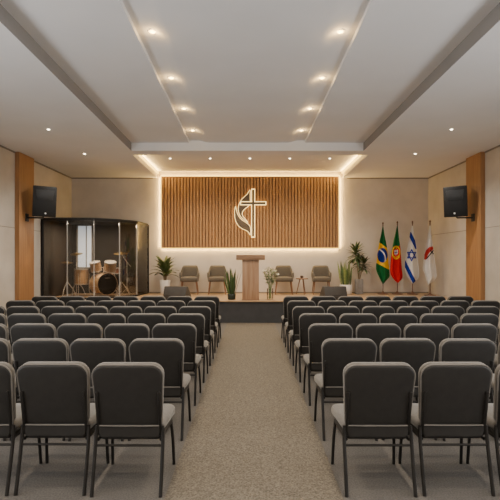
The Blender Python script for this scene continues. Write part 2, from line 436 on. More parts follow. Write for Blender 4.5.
# ------------------------------------------------------------------ stage armchairs
def make_armchair():
    t = thing('armchair', 'x', 'armchair')
    # faces -y (audience); origin at floor centre
    bm = BM(); nT, nH = 44, 6; W, Dp = .295, .275
    def rim(th):
        a = abs(th); hb, ha = .815, .625
        u = min(1, max(0, (math.degrees(a) - 42) / 30)); u = u * u * (3 - 2 * u)
        e = min(1, max(0, (math.degrees(a) - 112) / 20))
        return hb + (ha - hb) * u - .10 * e * e
    def pos(th, off, z):
        c, s_ = math.sin(th), math.cos(th); p = .62
        x = (W - off) * math.copysign(abs(c) ** p, c); y = (Dp - off) * math.copysign(abs(s_) ** p, s_)
        k = (z - .40) / .42
        taper = 1 - .17 * max(0, k - .35) * (1 if math.cos(th) > 0 else 1)
        return Vector((x * taper * (.90 + .10 * min(1, max(0, k * 2.5))), y + .05 * max(0, k) * max(0, math.cos(th)), z))
    outer, inner = [], []
    for i in range(nT + 1):
        th = math.radians(-132 + 264 * i / nT); top = rim(th)
        outer.append([bm.verts.new(pos(th, 0, .37 + (top - .37) * j / nH)) for j in range(nH + 1)])
        inner.append([bm.verts.new(pos(th, .05, .39 + (top - .012 - .39) * j / nH)) for j in range(nH + 1)])
    mid = [bm.verts.new((outer[i][nH].co + inner[i][nH].co) / 2 + Vector((0, 0, .018))) for i in range(nT + 1)]
    for i in range(nT):
        for j in range(nH):
            bm.faces.new((outer[i][j], outer[i + 1][j], outer[i + 1][j + 1], outer[i][j + 1]))
            bm.faces.new((inner[i][j], inner[i][j + 1], inner[i + 1][j + 1], inner[i + 1][j]))
        bm.faces.new((outer[i][nH], outer[i + 1][nH], mid[i + 1], mid[i])); bm.faces.new((mid[i], mid[i + 1], inner[i + 1][nH], inner[i][nH]))
        bm.faces.new((outer[i][0], inner[i][0], inner[i + 1][0], outer[i + 1][0]))
    for i in (0, nT):
        bm.faces.new([outer[i][j] for j in range(nH + 1)] + [mid[i]] + [inner[i][j] for j in range(nH, -1, -1)])
    obj('shell', bm, M_arm, t, sharp=60)
    rot = Matrix(((1, 0, 0, 0), (0, 0, 1, 0), (0, 1, 0, 0), (0, 0, 0, 1)))
    obj('seat', pillow(BM(), rrect(.50, .48, -.275, .21, .06, .08, 6), .37, .50, .045, 0, .014, rot), M_arm, t, label='padded seat cushion')
    bk = Matrix.Translation((0, .195, .47)) @ Matrix.Rotation(math.radians(-9), 4, 'X')
    obj('back_cushion', pillow(BM(), rrect(.42, .42, 0, .335, .05, .085, 6), -.045, .02, .03, .015, 0, bk), M_arm, t)
    for sx_ in (-1, 1):
        for sy in (-1, 1):
            obj('leg', tube(BM(), [(sx_ * .20, sy * .19, .39), (sx_ * .245, sy * .235, 0)], [.019, .011], 10), M_legwood, t, label='tapered wooden leg')
    return t
ac = make_armchair()
for i, (px, lab, rz) in enumerate(((189.5, 'taupe armchair beside the broad-leaved palm in the white pot', .06), (217.2, 'taupe armchair behind the dark potted snake plant by the lectern', .03),
                             (283.8, 'taupe armchair partly hidden by the vase of cream flowers', -.03), (321.3, 'taupe armchair between the small round table and the white snake plant pot', -.06))):
    c = ac if i == 0 else copy_tree(ac)
    d = 13.04; c.location = (P(px, 0, d).x, d, STG); c.rotation_euler.z = rz
    c['label'] = lab; c['group'] = 'armchairs along the wall behind the stage'

# side table and cup
d = 13.0
t = thing('side_table', 'small round wooden side table on three splayed legs between two armchairs', 'table', (P(302, 0, d).x, d, STG))
obj('table_top', lathe(BM(), [(0, .437), (.17, .437), (.182, .445), (.182, .455), (.175, .462), (0, .462)], 32), M_legwood, t)
for k in range(3):
    a = -PI / 2 + 2 * PI * k / 3 + .3
    obj('leg', tube(BM(), [(.06 * math.cos(a), .06 * math.sin(a), .437), (.165 * math.cos(a), .165 * math.sin(a), 0)], [.016, .010], 8), M_legwood, t)
t = thing('coffee_cup', 'small dark brown cup standing on the round side table', 'cup', (P(301.6, 0, d).x, d, STG + .462))
obj('cup_body', lathe(BM(), [(0, 0), (.028, 0), (.036, .03), (.040, .075), (.036, .075), (.032, .03), (0, .012)], 20), M_cup, t)
obj('cup_handle', tube(BM(), open_smooth([(.037, 0, .06), (.062, 0, .058), (.062, 0, .03), (.036, 0, .025)], 4), .005, 6), M_cup, t)

# ------------------------------------------------------------------ lectern
d = 11.2
t = thing('lectern', 'brown wooden lectern with a wide flat top at the centre of the stage edge', 'lectern', (P(250.6, 0, d).x, d, STG))
obj('column', box(BM(), (-.205, -.14, .025), (.205, .16, .995), .006, 2), M_lect, t)
obj('base', box(BM(), (-.215, -.15, 0), (.215, .17, .0245), .004, 2), M_lecttop, t)
obj('top', box(BM(), (-.352, -.20, .9955), (.352, .22, 1.10), .008, 2), M_lecttop, t, label='wide flat reading top')
obj('top_ledge', box(BM(), (-.352, -.20, 1.1005), (.352, .205, 1.118), .004, 1, Matrix.Identity(4)), M_lect, t)

# ------------------------------------------------------------------ plants
def potted(name, lab, px, d, pot_prof, potmat, soil_r, soil_z, ribs=0, seg=32):
    t = thing(name, lab, 'plant', (P(px, 0, d).x, d, STG))
    obj('pot', lathe(BM(), pot_prof, seg, None, ribs), potmat, t, sharp=50)
    obj('soil', lathe(BM(), [(0, soil_z - .02), (soil_r, soil_z - .02), (soil_r * .8, soil_z + .004), (0, soil_z + .01)], 20), M_soil, t)
    return t
# broad-leaved palm in tall white pot
t = potted('potted_palm', 'broad-leaved green palm in a tall white pot beside the drum booth', 165, 13.0,
           [(0, 0), (.11, 0), (.125, .02), (.155, .40), (.150, .41), (.135, .405), (.128, .36), (0, .35)], M_whitepot, .129, .37)
bm = BM(); rnd = random.Random(3)
for k in range(7):
    a = k * .9; tube(bm, [(.03 * math.cos(a), .03 * math.sin(a), .36), (.05 * math.cos(a), .05 * math.sin(a), .68)], .012, 6)
obj('stem', bm, M_stem, t)
bm = BM()
for k in range(34):
    a = k * 2.39996; f = k / 34
    leaf(bm, (.03 * math.cos(a), .03 * math.sin(a), .50 + .26 * f), a + rnd.uniform(-.2, .2), .43 + rnd.uniform(-.06, .06), .12, .55 + .8 * f + rnd.uniform(-.1, .1), 1.35 - .7 * f + rnd.uniform(-.2, .2), 8, .25, rnd.choice((-1, 1)) * rnd.uniform(.3, .9))
obj('foliage', bm, M_leafpalm, t)

def snake(bm, eb, n, rad, base_z, h0, h1, w, spread, rnd):
    for k in range(n):
        a = k * 2.39996; r = rad * math.sqrt((k + .5) / n)
        b = Vector((r * math.cos(a), r * math.sin(a), base_z)); h = rnd.uniform(h0, h1)
        az = a + rnd.uniform(-.4, .4); tw = rnd.uniform(-1.2, 1.2)
        leaf(bm, b, az, h, w * rnd.uniform(.8, 1.1), PI / 2 - spread * (r / rad) * rnd.uniform(.5, 1.2), -.05, 9, .18, tw, k % 3)
t = potted('potted_snake_plant', 'dark green snake plant in a dark pot on the stage edge beside the lectern', 231.6, 11.3,
           [(0, 0), (.085, 0), (.098, .02), (.105, .14), (.10, .15), (.09, .145), (.085, .12), (0, .115)], M_darkpot, .085, .125)
bm = BM(); snake(bm, None, 22, .08, .12, .40, .70, .05, .28, random.Random(5)); obj('foliage', bm, [M_snakedark, M_leaf, M_snake], t)
t = potted('potted_snake_plant', 'tall yellow-green snake plant in a wide white pot beside the dracaena', 345.8, 12.95,
           [(0, 0), (.14, 0), (.165, .02), (.185, .14), (.175, .275), (.17, .285), (.158, .28), (.16, .24), (0, .235)], M_whitepot, .155, .25)
bm = BM(); snake(bm, None, 24, .135, .25, .44, .76, .058, .22, random.Random(8)); obj('foliage', bm, [M_snake, M_snakelight, M_snakedark], t)
# dracaena in ribbed grey pot
t = potted('potted_dracaena', 'tall dracaena with spiky rosettes in a grey ribbed pot beside the flags', 359.0, 13.05,
           [(0, 0), (.112, 0), (.118, .015), (.124, .42), (.120, .435), (.104, .43), (.10, .39), (0, .385)], M_greypot, .103, .40, .016, 36)
bm = BM()
heads = [(-.10, -.02, 1.24), (.14, -.04, .93), (.02, .04, 1.02)]
for hx, hy, hz in heads: tube(bm, open_smooth([(hx * .1, hy * .1, .39), (hx * .5, hy * .5, .39 + (hz - .39) * .5), (hx, hy, hz)], 4), .014, 7)
obj('stem', bm, M_stem, t)
bm = BM(); rnd = random.Random(11)
for hi, (hx, hy, hz) in enumerate(heads):
    for k in range(46 if hi == 0 else 34):
        a = k * 2.39996; f = k / (46 if hi == 0 else 34)
        leaf(bm, (hx, hy, hz - .26 * (1 - f) + .02), a, (.34 if hi == 0 else .26) * rnd.uniform(.8, 1.1), .062, -.25 + 1.35 * f + rnd.uniform(-.15, .15), .9 * (1 - f) + .2, 6, .3, rnd.choice((-1, 1)) * rnd.uniform(.2, .8), k % 2 if hi else 0)
obj('foliage', bm, [M_leaf, M_redleaf], t)

# vase with flowers
d = 11.3; vx = P(270, 0, d).x
t = thing('glass_vase', 'clear glass cylinder vase standing on the stage edge beside the lectern', 'vase', (vx, d, STG))
obj('vase_body', lathe(BM(), [(0, 0), (.070, 0), (.074, .01), (.078, .28), (.074, .28), (.070, .015), (0, .012)], 28), M_clear, t)
t = thing('flower_bouquet', 'loose bouquet of cream flowers and sage leaves in the glass vase', 'flowers', (vx, d, STG))
rnd = random.Random(21); sb, lb, fl = BM(), BM(), []
for k in range(17):
    a = k * 2.39996; r = .19 * math.sqrt((k + .5) / 17); h = .80 - .9 * r * r * 4 + rnd.uniform(-.08, .03)
    top = Vector((r * math.cos(a) * 1.15, r * math.sin(a), h)); b0 = Vector((.03 * math.cos(a + 2), .03 * math.sin(a + 2), .02))
    neck = Vector((.035 * math.cos(a), .035 * math.sin(a), .30))
    tube(sb, open_smooth([b0, neck, neck.lerp(top, .6) + Vector((0, 0, .03)), top], 4), .0035, 5)
    for q in range(9):
        f = .25 + .75 * q / 8; p = neck.lerp(top, f)
        leaf(lb, p, a + q * 2.1, .085 * rnd.uniform(.7, 1.2), .042, rnd.uniform(-.1, .9), .6, 4, .2)
    if k % 4 != 3: fl.append(top)
obj('stem', sb, M_greenstem, t)
obj('foliage', lb, M_sage, t)
bl = BM()
for q in range(7):
    leaf(bl, (0, 0, 0), q * 2 * PI / 7, .042, .034, .35, .3, 4, .25); leaf(bl, (0, 0, .006), q * 2 * PI / 7 + .4, .030, .026, .9, .3, 4, .25)
bo = obj('flower', bl, M_petal, t)
for k, p in enumerate(fl):
    o = bo if k == 0 else bo.copy()
    if k: C.objects.link(o); o.parent = t
    o.location = p; o.rotation_euler = (-.5 + rnd.uniform(-.3, .3), rnd.uniform(-.5, .5), k)

# ------------------------------------------------------------------ flags
FS = .1659
def inpoly(x, y, pts):
    c = False; n = len(pts)
    for i in range(n):
        x1, y1 = pts[i]; x2, y2 = pts[i - 1]
        if (y1 > y) != (y2 > y) and x < (x2 - x1) * (y - y1) / (y2 - y1) + x1: c = not c
    return c
def above(x, y, a, b): return y < a[1] + (b[1] - a[1]) * (x - a[0]) / (b[0] - a[0])
def seg_d(x, y, a, b):
    ax, ay = a; bx, by = b; L2 = (bx - ax) ** 2 + (by - ay) ** 2
    t = max(0, min(1, ((x - ax) * (bx - ax) + (y - ay) * (by - ay)) / L2)); return math.hypot(x - ax - t * (bx - ax), y - ay - t * (by - ay))
GR, YE, BL, WH, RE = (.006, .12, .03), (.82, .48, .01), (.006, .025, .22), (.80, .78, .74), (.56, .008, .012)
def c_brazil(x, y):
    if above(x, y, (55, 163), (102, 198)) or not above(x, y, (40, 290), (116, 330)): return GR
    ex, ey = (x - 75) / 31, (y - 243) / 44
    if ex * ex + ey * ey < 1:
        if abs(math.hypot(x - 30, y - 265) - 63) < 3.6 and y < 285: return WH
        return BL
    if x < 50 and y < 215 - (x - 45) * 3: return GR
    return YE
def c_portugal(x, y):
    e = math.hypot((x - 158) / 25, (y - 226) / 41)
    if inpoly(x, y, [(140, 206), (174, 203), (176, 232), (168, 248), (154, 252), (142, 240)]):
        if inpoly(x, y, [(146, 212), (168, 209), (169, 230), (156, 243), (147, 236)]):
            for cx, cy in ((157, 217), (157, 226), (157, 235), (151, 226), (163, 225)):
                if math.hypot(x - cx, y - cy) < 3.2: return BL
            return WH
        return RE
    if abs(e - .9) < .12 or (abs(x - 158) < 2.5 and e < 1) or (abs(y - 250) < 2.5 and e < 1) or seg_d(x, y, (140, 200), (178, 255)) < 2.5: return YE
    return GR if above(x, y, (130, 232), (186, 176)) else RE
def c_israel(x, y):
    B = (.008, .035, .33)
    if seg_d(x, y, (240, 112), (281, 196)) < 11: return B
    if seg_d(x, y, (206, 282), (270, 410)) < 11: return B
    R = 34; cx, cy = 251, 242
    for o in (90, 270):
        v = [(cx + .82 * R * math.cos(math.radians(o + 120 * k)), cy + R * math.sin(math.radians(o + 120 * k))) for k in range(3)]
        for k in range(3):
            if seg_d(x, y, v[k], v[(k + 1) % 3]) < 3.6: return B
    return WH
def c_white(x, y):
    if seg_d(x, y, (342, 262), (388, 206)) < 3.4 or seg_d(x, y, (362, 212), (382, 234)) < 2.8: return (.02, .016, .015)
    if inpoly(x, y, [(384, 188), (358, 193), (338, 212), (328, 238), (326, 268), (338, 270), (346, 250), (350, 238), (360, 226), (374, 214), (384, 204)]): return (.50, .03, .03)
    return (.76, .73, .69)
def lerp_poly(pl, y):
    if y <= pl[0][1]: return pl[0][0]
    for a, b in zip(pl, pl[1:]):
        if y <= b[1]: return a[0] + (b[0] - a[0]) * (y - a[1]) / max(1e-6, b[1] - a[1])
    return pl[-1][0]
def flag(lab, polex, poletop, left, right, colf, d, seed):
    base = P(370 + polex * FS, 0, d); org = Vector((base.x, d, STG))
    t = thing('flag', lab, 'flag', tuple(org), 0, 'flags on floor poles at the side of the stage')
    def W(x, y, yo=0):
        p = P(370 + x * FS, 215 + y * FS, d + yo); return Vector((p.x - org.x, yo, p.z - org.z))
    ztop = W(polex, poletop).z
    obj('pole', tube(BM(), [(0, 0, .03), (0, 0, ztop - .10)], .013, 10), M_pole, t)
    obj('finial', lathe(BM(), [(.010, ztop - .10), (.022, ztop - .095), (.024, ztop - .085), (.011, ztop - .075), (.016, ztop - .06), (.026, ztop - .045), (.018, ztop - .018), (0, ztop)], 14), M_finial, t)
    obj('base', lathe(BM(), [(0, 0), (.155, 0), (.16, .012), (.15, .022), (.07, .032), (.035, .06), (.02, .09), (0, .092)], 28), M_pole, t)
    nx, ny = 64, 150; y0 = left[0][1]; y1 = max(left[-1][1], right[-1][1])
    lft, rgt = open_smooth(left, 4), open_smooth(right, 4)
    bm = BM(); lay = bm.loops.layers.float_color.new('dye'); grid = []; rnd = random.Random(seed); ph = rnd.uniform(0, 6)
    for j in range(ny + 1):
        f = j / ny; y = y0 + (y1 - y0) * f; a, b = lerp_poly(lft, y), lerp_poly(rgt, y); row = []
        amp = .016 + .050 * min(1, f * 1.6)
        for i in range(nx + 1):
            u = i / nx; x = a + (b - a) * u
            yo = -.055 - amp * math.sin(u * 3.0 * PI + ph + f * 1.2) * (1 - .3 * f) - .016 * math.sin(u * 7.3 * PI + ph * 2 - f * 2) * f - .03 * f * math.sin(PI * u)
            row.append((bm.verts.new(W(x, y, yo)), x, y))
        grid.append(row)
    for j in range(ny):
        for i in range(nx):
            q = (grid[j][i], grid[j][i + 1], grid[j + 1][i + 1], grid[j + 1][i])
            f_ = bm.faces.new([v[0] for v in q])
            cx = sum(v[1] for v in q) / 4; cy = sum(v[2] for v in q) / 4; col = colf(cx, cy)
            for lp in f_.loops: lp[lay] = (*col, 1)
    obj('cloth', bm, M_flag, t, sharp=180)
flag('draped green flag with yellow diamond and blue globe on a pole', 78, 42, [(76, 68), (68, 110), (57, 160), (48, 210), (40, 270), (36, 320), (44, 350), (60, 385), (77, 418)],
     [(80, 68), (88, 120), (97, 165), (103, 200), (108, 240), (112, 290), (117, 340), (117, 372), (98, 396), (79, 418)], c_brazil, 13.05, 1)
flag('draped green and red flag with a yellow ringed shield on a pole', 165, 36, [(162, 66), (151, 120), (138, 180), (130, 230), (124, 290), (122, 345), (134, 375), (150, 395), (167, 410)],
     [(167, 66), (172, 110), (178, 160), (184, 200), (188, 260), (192, 320), (197, 372), (185, 395), (169, 410)], c_portugal, 13.05, 2)
flag('draped white flag with two blue stripes and a blue six-pointed star', 256, 34, [(252, 64), (244, 100), (235, 150), (225, 200), (215, 250), (210, 310), (216, 350), (235, 385), (256, 413)],
     [(258, 64), (266, 120), (275, 170), (283, 220), (290, 280), (296, 335), (294, 375), (276, 398), (258, 413)], c_israel, 13.0, 3)
flag('draped white flag with a small red flame and black cross near the side wall', 362, 30, [(358, 64), (352, 110), (342, 160), (330, 220), (322, 280), (317, 325), (330, 355), (340, 395), (352, 420)],
     [(364, 64), (371, 120), (378, 180), (385, 230), (392, 280), (400, 340), (401, 375), (384, 396), (354, 420)], c_white, 12.45, 4)

# ------------------------------------------------------------------ drum booth
ZT = 2.575
plan = [(-5.26, 11.42), (-4.63, 11.40), (-3.97, 11.45), (-3.44, 11.87), (-3.11, 12.36), (-3.04, 13.43)]
bt = thing('drum_booth', 'curved smoked-glass drum booth with black frame in the stage corner', 'booth', (-4.2, 12.4, STG))
off = Vector((-4.2, 12.4, STG))
def bx(bm, a, b, z0, z1, th):          # upright slab from plan point a to b
    a, b = Vector(a), Vector(b); dd = (b - a).normalized(); n = Vector((-dd.y, dd.x)) * th / 2
    plan4 = [a + n, b + n, b - n, a - n]; slab_poly(bm, [(p.x - off.x, p.y - off.y) for p in plan4], z0 - off.z, z1 - off.z)
def lerp2(a, b, t): return (a[0] + (b[0] - a[0]) * t, a[1] + (b[1] - a[1]) * t)
for i in range(5):
    bm = BM(); bx(bm, lerp2(plan[i], plan[i + 1], .03), lerp2(plan[i], plan[i + 1], .97), STG + .04, ZT - .05, .008)
    obj('glass_panel', bm, M_glass, bt, False, label='smoked glass panel')
for i, p in enumerate(plan):
    bm = BM()
    if i in (0, 5):
        tube(bm, [(p[0] - off.x, p[1] - off.y, .0), (p[0] - off.x, p[1] - off.y, ZT - STG)], .028, 8); obj('post', bm, M_darkmetal, bt)
    else:
        tube(bm, [(p[0] - off.x, p[1] - off.y, .0), (p[0] - off.x, p[1] - off.y, ZT - STG - .02)], .014, 8); obj('post', bm, M_seal, bt, label='pale joint strip between panels')
bm = BM()
for i in range(5): bx(bm, plan[i], plan[i + 1], ZT - .05, ZT, .05)
obj('top_rail', bm, M_darkmetal, bt, False)
bm = BM()
for i in range(5): bx(bm, plan[i], plan[i + 1], STG + .001, STG + .04, .05)
obj('bottom_rail', bm, M_darkmetal, bt, False)
bm = BM(); slab_poly(bm, [(p[0] - off.x, p[1] - off.y) for p in plan] + [(-5.30 - off.x, 13.43 - off.y)], ZT - off.z + .001, ZT - off.z + .03)
obj('booth_shade_lid', bm, M_foam, bt, False)  # unseen lid, added to keep the booth interior dark
wx0, wx1, wz0, wz1 = P(78.3, 0, DB).x, P(91.8, 0, DB).x, P(0, 267, DB).z, P(0, 226, DB).z
bm = BM()
for lo, hi in (((-5.30, 13.40, STG), (wx0 - .05, 13.44, ZT)), ((wx1 + .05, 13.40, STG), (-3.42, 13.44, ZT)), ((wx0 - .05, 13.40, STG), (wx1 + .05, 13.44, wz0 - .05)), ((wx0 - .05, 13.40, wz1 + .05), (wx1 + .05, 13.44, ZT))):
    box(bm, Vector(lo) - off, Vector(hi) - off)
obj('back_lining', bm, M_foam, bt, False, label='charcoal acoustic lining')
bm = BM(); box(bm, Vector((-5.32, 11.45, STG)) - off, Vector((-5.285, 13.39, ZT)) - off); obj('side_lining', bm, M_foam, bt, False, label='charcoal acoustic lining')
# window seen through the booth
w = struct('window_1', box(BM(), (wx0, DB - .006, wz0), (wx1, DB - .001, wz1)), M_sky)
bm = BM(); fw = .03; mxx = wx0 + (wx1 - wx0) * .62
for lo, hi in (((wx0 - fw, wz0 - fw), (wx0, wz1 + fw)), ((wx1, wz0 - fw), (wx1 + fw, wz1 + fw)), ((wx0, wz0 - fw), (wx1, wz0)), ((wx0, wz1), (wx1, wz1 + fw)), ((mxx - .012, wz0), (mxx + .012, wz1))):
    box(bm, (lo[0], DB - .04, lo[1]), (hi[0], DB - .001, hi[1]))
struct('window_frame', bm, M_seal, parent=w)

# drums
def drum(name, par, r, h, mtx, front=M_headwhite, shellmat=M_maple):
    s = obj(name, lathe(BM(), [(r, -h / 2), (r, h / 2)], 36, mtx), shellmat, par)
    for sg in (1, -1):
        prof = [(r - .002, sg * (h / 2 - .012)), (r + .012, sg * (h / 2 - .012)), (r + .012, sg * (h / 2 + .02)), (r - .004, sg * (h / 2 + .02)), (r - .004, sg * (h / 2 + .004))]
        obj('hoop', lathe(BM(), prof, 36, mtx), M_hoop if r > .2 and h < .5 and front is M_headblack else M_chrome, s)
        obj('drumhead', lathe(BM(), [(0, sg * (h / 2 + .006)), (r - .003, sg * (h / 2 + .004)), (r - .003, sg * (h / 2 - .002))], 36, mtx), front, s)
    bm = BM()
    for k in range(8):
        a = 2 * PI * k / 8 + .2
        tube(bm, [mtx @ Vector(((r + .010) * math.cos(a), (r + .010) * math.sin(a), -h / 2)), mtx @ Vector(((r + .010) * math.cos(a), (r + .010) * math.sin(a), h / 2))], .005, 6)
    obj('tension_rod', bm, M_chrome, s)
    return s
yaw = math.radians(48); bd = P(106, 0, 12.35); BR = .297
bass = thing('bass_drum', 'maple bass drum with black front head and two mounted toms in the booth', 'drum', (bd.x - .10, 12.45, STG))
fr = Vector((math.sin(yaw), -math.cos(yaw), 0))
mB = Matrix.Translation((0, 0, BR + .035)) @ fr.to_track_quat('Z', 'Y').to_matrix().to_4x4()
sh = drum('shell', bass, BR, .40, mB, M_headblack)
# small pale label strip on the front head (unreadable in the photo)
obj('head_badge', box(BM(), (-.075, -.012, .2085), (.075, .012, .2095), 0, 1, mB @ Matrix.Translation((0, 0, 0)) @ Matrix.Rotation(0, 4, 'Z') @ Matrix.Translation((0, .165, 0))), M_headwhite, sh, False, label='small pale strip on the black head')
obj('sound_port', lathe(BM(), [(0, .2075), (.042, .2075), (.042, .2085), (.047, .2085), (.047, .207)], 24, mB @ Matrix.Translation((.11, -.12, 0))), M_foam, sh)
for s_ in (-1, 1):
    rgt = Vector((math.cos(yaw), math.sin(yaw), 0))
    obj('spur', tube(BM(), [Vector((0, 0, .2)) + rgt * s_ * .27 + fr * .08, Vector((0, 0, .0)) + rgt * s_ * .40 + fr * .2], .008, 6), M_chrome, bass)
obj('tom_mount', tube(BM(), [(0, 0, .60), (0, 0, .80)], .014, 8), M_chrome, bass)
for tx, ty, r, h in ((-.21, -.03, .135, .23), (.19, -.02, .15, .24)):
    mT = Matrix.Translation((tx, ty, .81)) @ Matrix.Rotation(math.radians(16), 4, 'X') @ Matrix.Rotation(math.radians(-6 if tx < 0 else 8), 4, 'Y')
    obj('tom_arm', tube(BM(), [(0, 0, .78), (tx * .35, ty, .79)], .010, 6), M_chrome, bass)
    drum('tom', bass, r, h, mT)
fx = P(81.5, 0, 12.45)
ft = thing('floor_tom', 'maple floor tom on chrome legs under the booth window', 'drum', (fx.x, 12.45, STG))
drum('shell', ft, .185, .40, Matrix.Translation((0, 0, .53)))
for k in range(3):
    a = 2 * PI * k / 3 + .5; c_, s_ = math.cos(a), math.sin(a)
    obj('leg', tube(BM(), [(.205 * c_, .205 * s_, .62), (.205 * c_, .205 * s_, .12), (.25 * c_, .25 * s_, 0)], .011, 6), M_chrome, ft)
sn = thing('snare_drum', 'low snare drum on a tripod stand behind the bass drum', 'drum', (P(114.5, 0, 13.02).x, 13.02, STG))
drum('shell', sn, .17, .14, Matrix.Translation((0, 0, .68)), shellmat=mat('red brown snare shell', (.36, .13, .07), .35))
obj('pole', tube(BM(), [(0, 0, .15), (0, 0, .60)], .010, 8), M_chrome, sn)
for k in range(3):
    a = 2 * PI * k / 3; obj('leg', tube(BM(), [(0, 0, .28), (.22 * math.cos(a), .22 * math.sin(a), .006)], .006, 6), M_chrome, sn)
def cymbal_stand(px, d, z, r, tilt, lab, hat=False):
    x = P(px, 0, d).x
    t = thing('cymbal_stand', lab, 'cymbal', (x, d, STG))
    obj('pole', tube(BM(), [(0, 0, .12), (0, 0, z + .04)], [.014, .009], 8), M_chrome, t)
    for k in range(3):
        a = 2 * PI * k / 3 + .4
        obj('leg', tube(BM(), [(0, 0, .42), (.16 * math.cos(a), .16 * math.sin(a), .2), (.24 * math.cos(a), .24 * math.sin(a), .006)], .012, 6), M_chrome, t)
    for j in range(2 if hat else 1):
        m_ = Matrix.Translation((0, 0, z - .03 * j)) @ Matrix.Rotation(tilt * (0 if hat else 1), 4, 'X') @ Matrix.Rotation(PI * j, 4, 'X')
        obj('cymbal', lathe(BM(), [(.006, .028), (.03, .024), (.042, .012), (r * .6, .004), (r, -.008), (r, -.0105), (r * .6, .001), (.04, .009), (.006, .025)], 36, m_), M_brass, t)
    return t
cymbal_stand(76.5, 12.75, 1.17, .17, .25, 'bronze crash cymbal on a chrome stand in front of the booth window')
cymbal_stand(67.0, 11.95, .93, .16, 0, 'pair of hi-hat cymbals on a chrome tripod stand near the side wall', True)
cs = cymbal_stand(121.0, 12.18, 1.17, .19, .18, 'bronze ride cymbal on a tripod stand beside the bass drum')
ms = thing('microphone_stand', 'microphone on a slanted chrome boom stand beside the ride cymbal', 'microphone stand', (P(127.0, 0, 12.8).x, 12.8, STG))
obj('pole', tube(BM(), [(0, 0, .1), (0, 0, .95)], .009, 8), M_chrome, ms)
obj('boom', tube(BM(), [(-.17, -.05, 1.18), (0, 0, .93), (.10, .03, .80)], .007, 8), M_chrome, ms)
obj('microphone', lathe(BM(), [(0, 0), (.012, .005), (.014, .09), (.024, .1), (.026, .13), (.015, .15), (0, .152)], 14, Matrix.Translation((-.17, -.05, 1.17)) @ Matrix.Rotation(-.6, 4, 'Y')), M_black, ms)
for k in range(3):
    a = 2 * PI * k / 3 + 1.2; obj('leg', tube(BM(), [(0, 0, .20), (.17 * math.cos(a), .17 * math.sin(a), .006)], .006, 6), M_chrome, ms)

# ------------------------------------------------------------------ wall speakers
def speaker(s, lab):
    ctr = P(250 + s * 207, 201.4, 10.62)
    t = thing('wall_speaker', lab, 'speaker', tuple(ctr))
    R = Matrix.Rotation(s * math.radians(-38), 4, 'Z') @ Matrix.Rotation(math.radians(8), 4, 'X')
    bm = BM(); t2 = BM()
    w, h, dp = .265, .355, .17
    fr_ = [(-w, -dp), (w, -dp), (w * .62, dp), (-w * .62, dp)]
    a = [t2.verts.new((x, y, -h)) for x, y in fr_]; b = [t2.verts.new((x, y, h)) for x, y in fr_]
    t2.faces.new(a); t2.faces.new(b)
    for i in range(4): t2.faces.new((a[i], a[(i + 1) % 4], b[(i + 1) % 4], b[i]))
    bmesh.ops.bevel(t2, geom=t2.edges[:], offset=.018, segments=3, profile=.5, affect='EDGES'); merge(bm, t2, R)
    cab = obj('cabinet', bm, M_black, t)
    obj('grille', box(BM(), (-w + .025, -dp - .010, -h + .03), (w - .025, -dp + .001, h - .03), .004, 2, R), M_grille, cab)
    obj('horn', prism(BM(), [(-.17, .04), (.17, .04), (.205, .27), (-.205, .27)], -dp - .016, -dp - .0105, R, .002), M_horn, cab, label='slightly paler horn plate in the upper half')
    obj('badge', lathe(BM(), [(0, 0), (.021, 0), (.021, .004), (0, .005)], 16, R @ Matrix.Translation((-.0 + s * -.02, -dp - .0095, -h + .085)) @ Matrix.Rotation(PI / 2, 4, 'X')), M_badge, cab, label='small silver badge')
    xw = s * (WX - .1) - ctr.x; zb = -h - .035
    bm = BM(); tube(bm, [(xw - s * .01, -.08, zb), (-s * .02, -.03, zb)], .018, 10); tube(bm, [(-s * .02, -.03, zb), (-s * .02, -.03, zb + .06)], .018, 10)
    obj('bracket_arm', bm, M_black, t)
    obj('bracket_plate', box(BM(), (min(xw, xw - s * .018), -.15, zb - .09), (max(xw, xw - s * .018), -.01, zb + .09), .004, 1), M_black, t)
speaker(-1, 'black loudspeaker bracketed to the oak pillar above the drum booth')
speaker(1, 'black loudspeaker bracketed to the oak pillar on the flag side')

# stage monitors
def wedge(px, d, rz, lab):
    t = thing('stage_monitor', lab, 'speaker', (P(px, 0, d).x, d, STG), rz, 'wedge monitors at the stage edge')
    M_w = MATS['black plastic']
    prof = [(-.20, 0), (.20, 0), (.20, .06), (-.02, .33), (-.13, .33), (-.20, .12)]     # (y,z), sloped face looks upstage
    rot = Matrix(((0, 1, 0, 0), (1, 0, 0, 0), (0, 0, 1, 0), (0, 0, 0, 1)))
    cab = obj('cabinet', prism(BM(), prof, -.30, .30, rot, .010), M_monitor, t)
    ang = math.atan2(.27, -.22)
    n = Vector((0, .27, .22)).normalized(); mid = Vector((0, .09, .195)) + n * .002
    obj('grille', box(BM(), (-.27, -.15, -.004), (.27, .15, .006), .003, 1, Matrix.Translation(mid) @ n.to_track_quat('Z', 'X').to_matrix().to_4x4() @ Matrix.Rotation(PI / 2, 4, 'Z') @ Matrix.Identity(4)), M_grille, cab)
M_monitor = mat('dark brown monitor cabinet', (.045, .038, .032), .6, var=.12)
wedge(177.5, 11.35, math.radians(-14), 'dark wedge stage monitor on the stage edge in front of the palm')
wedge(333.0, 11.35, math.radians(14), 'dark wedge stage monitor on the stage edge in front of the snake plant')

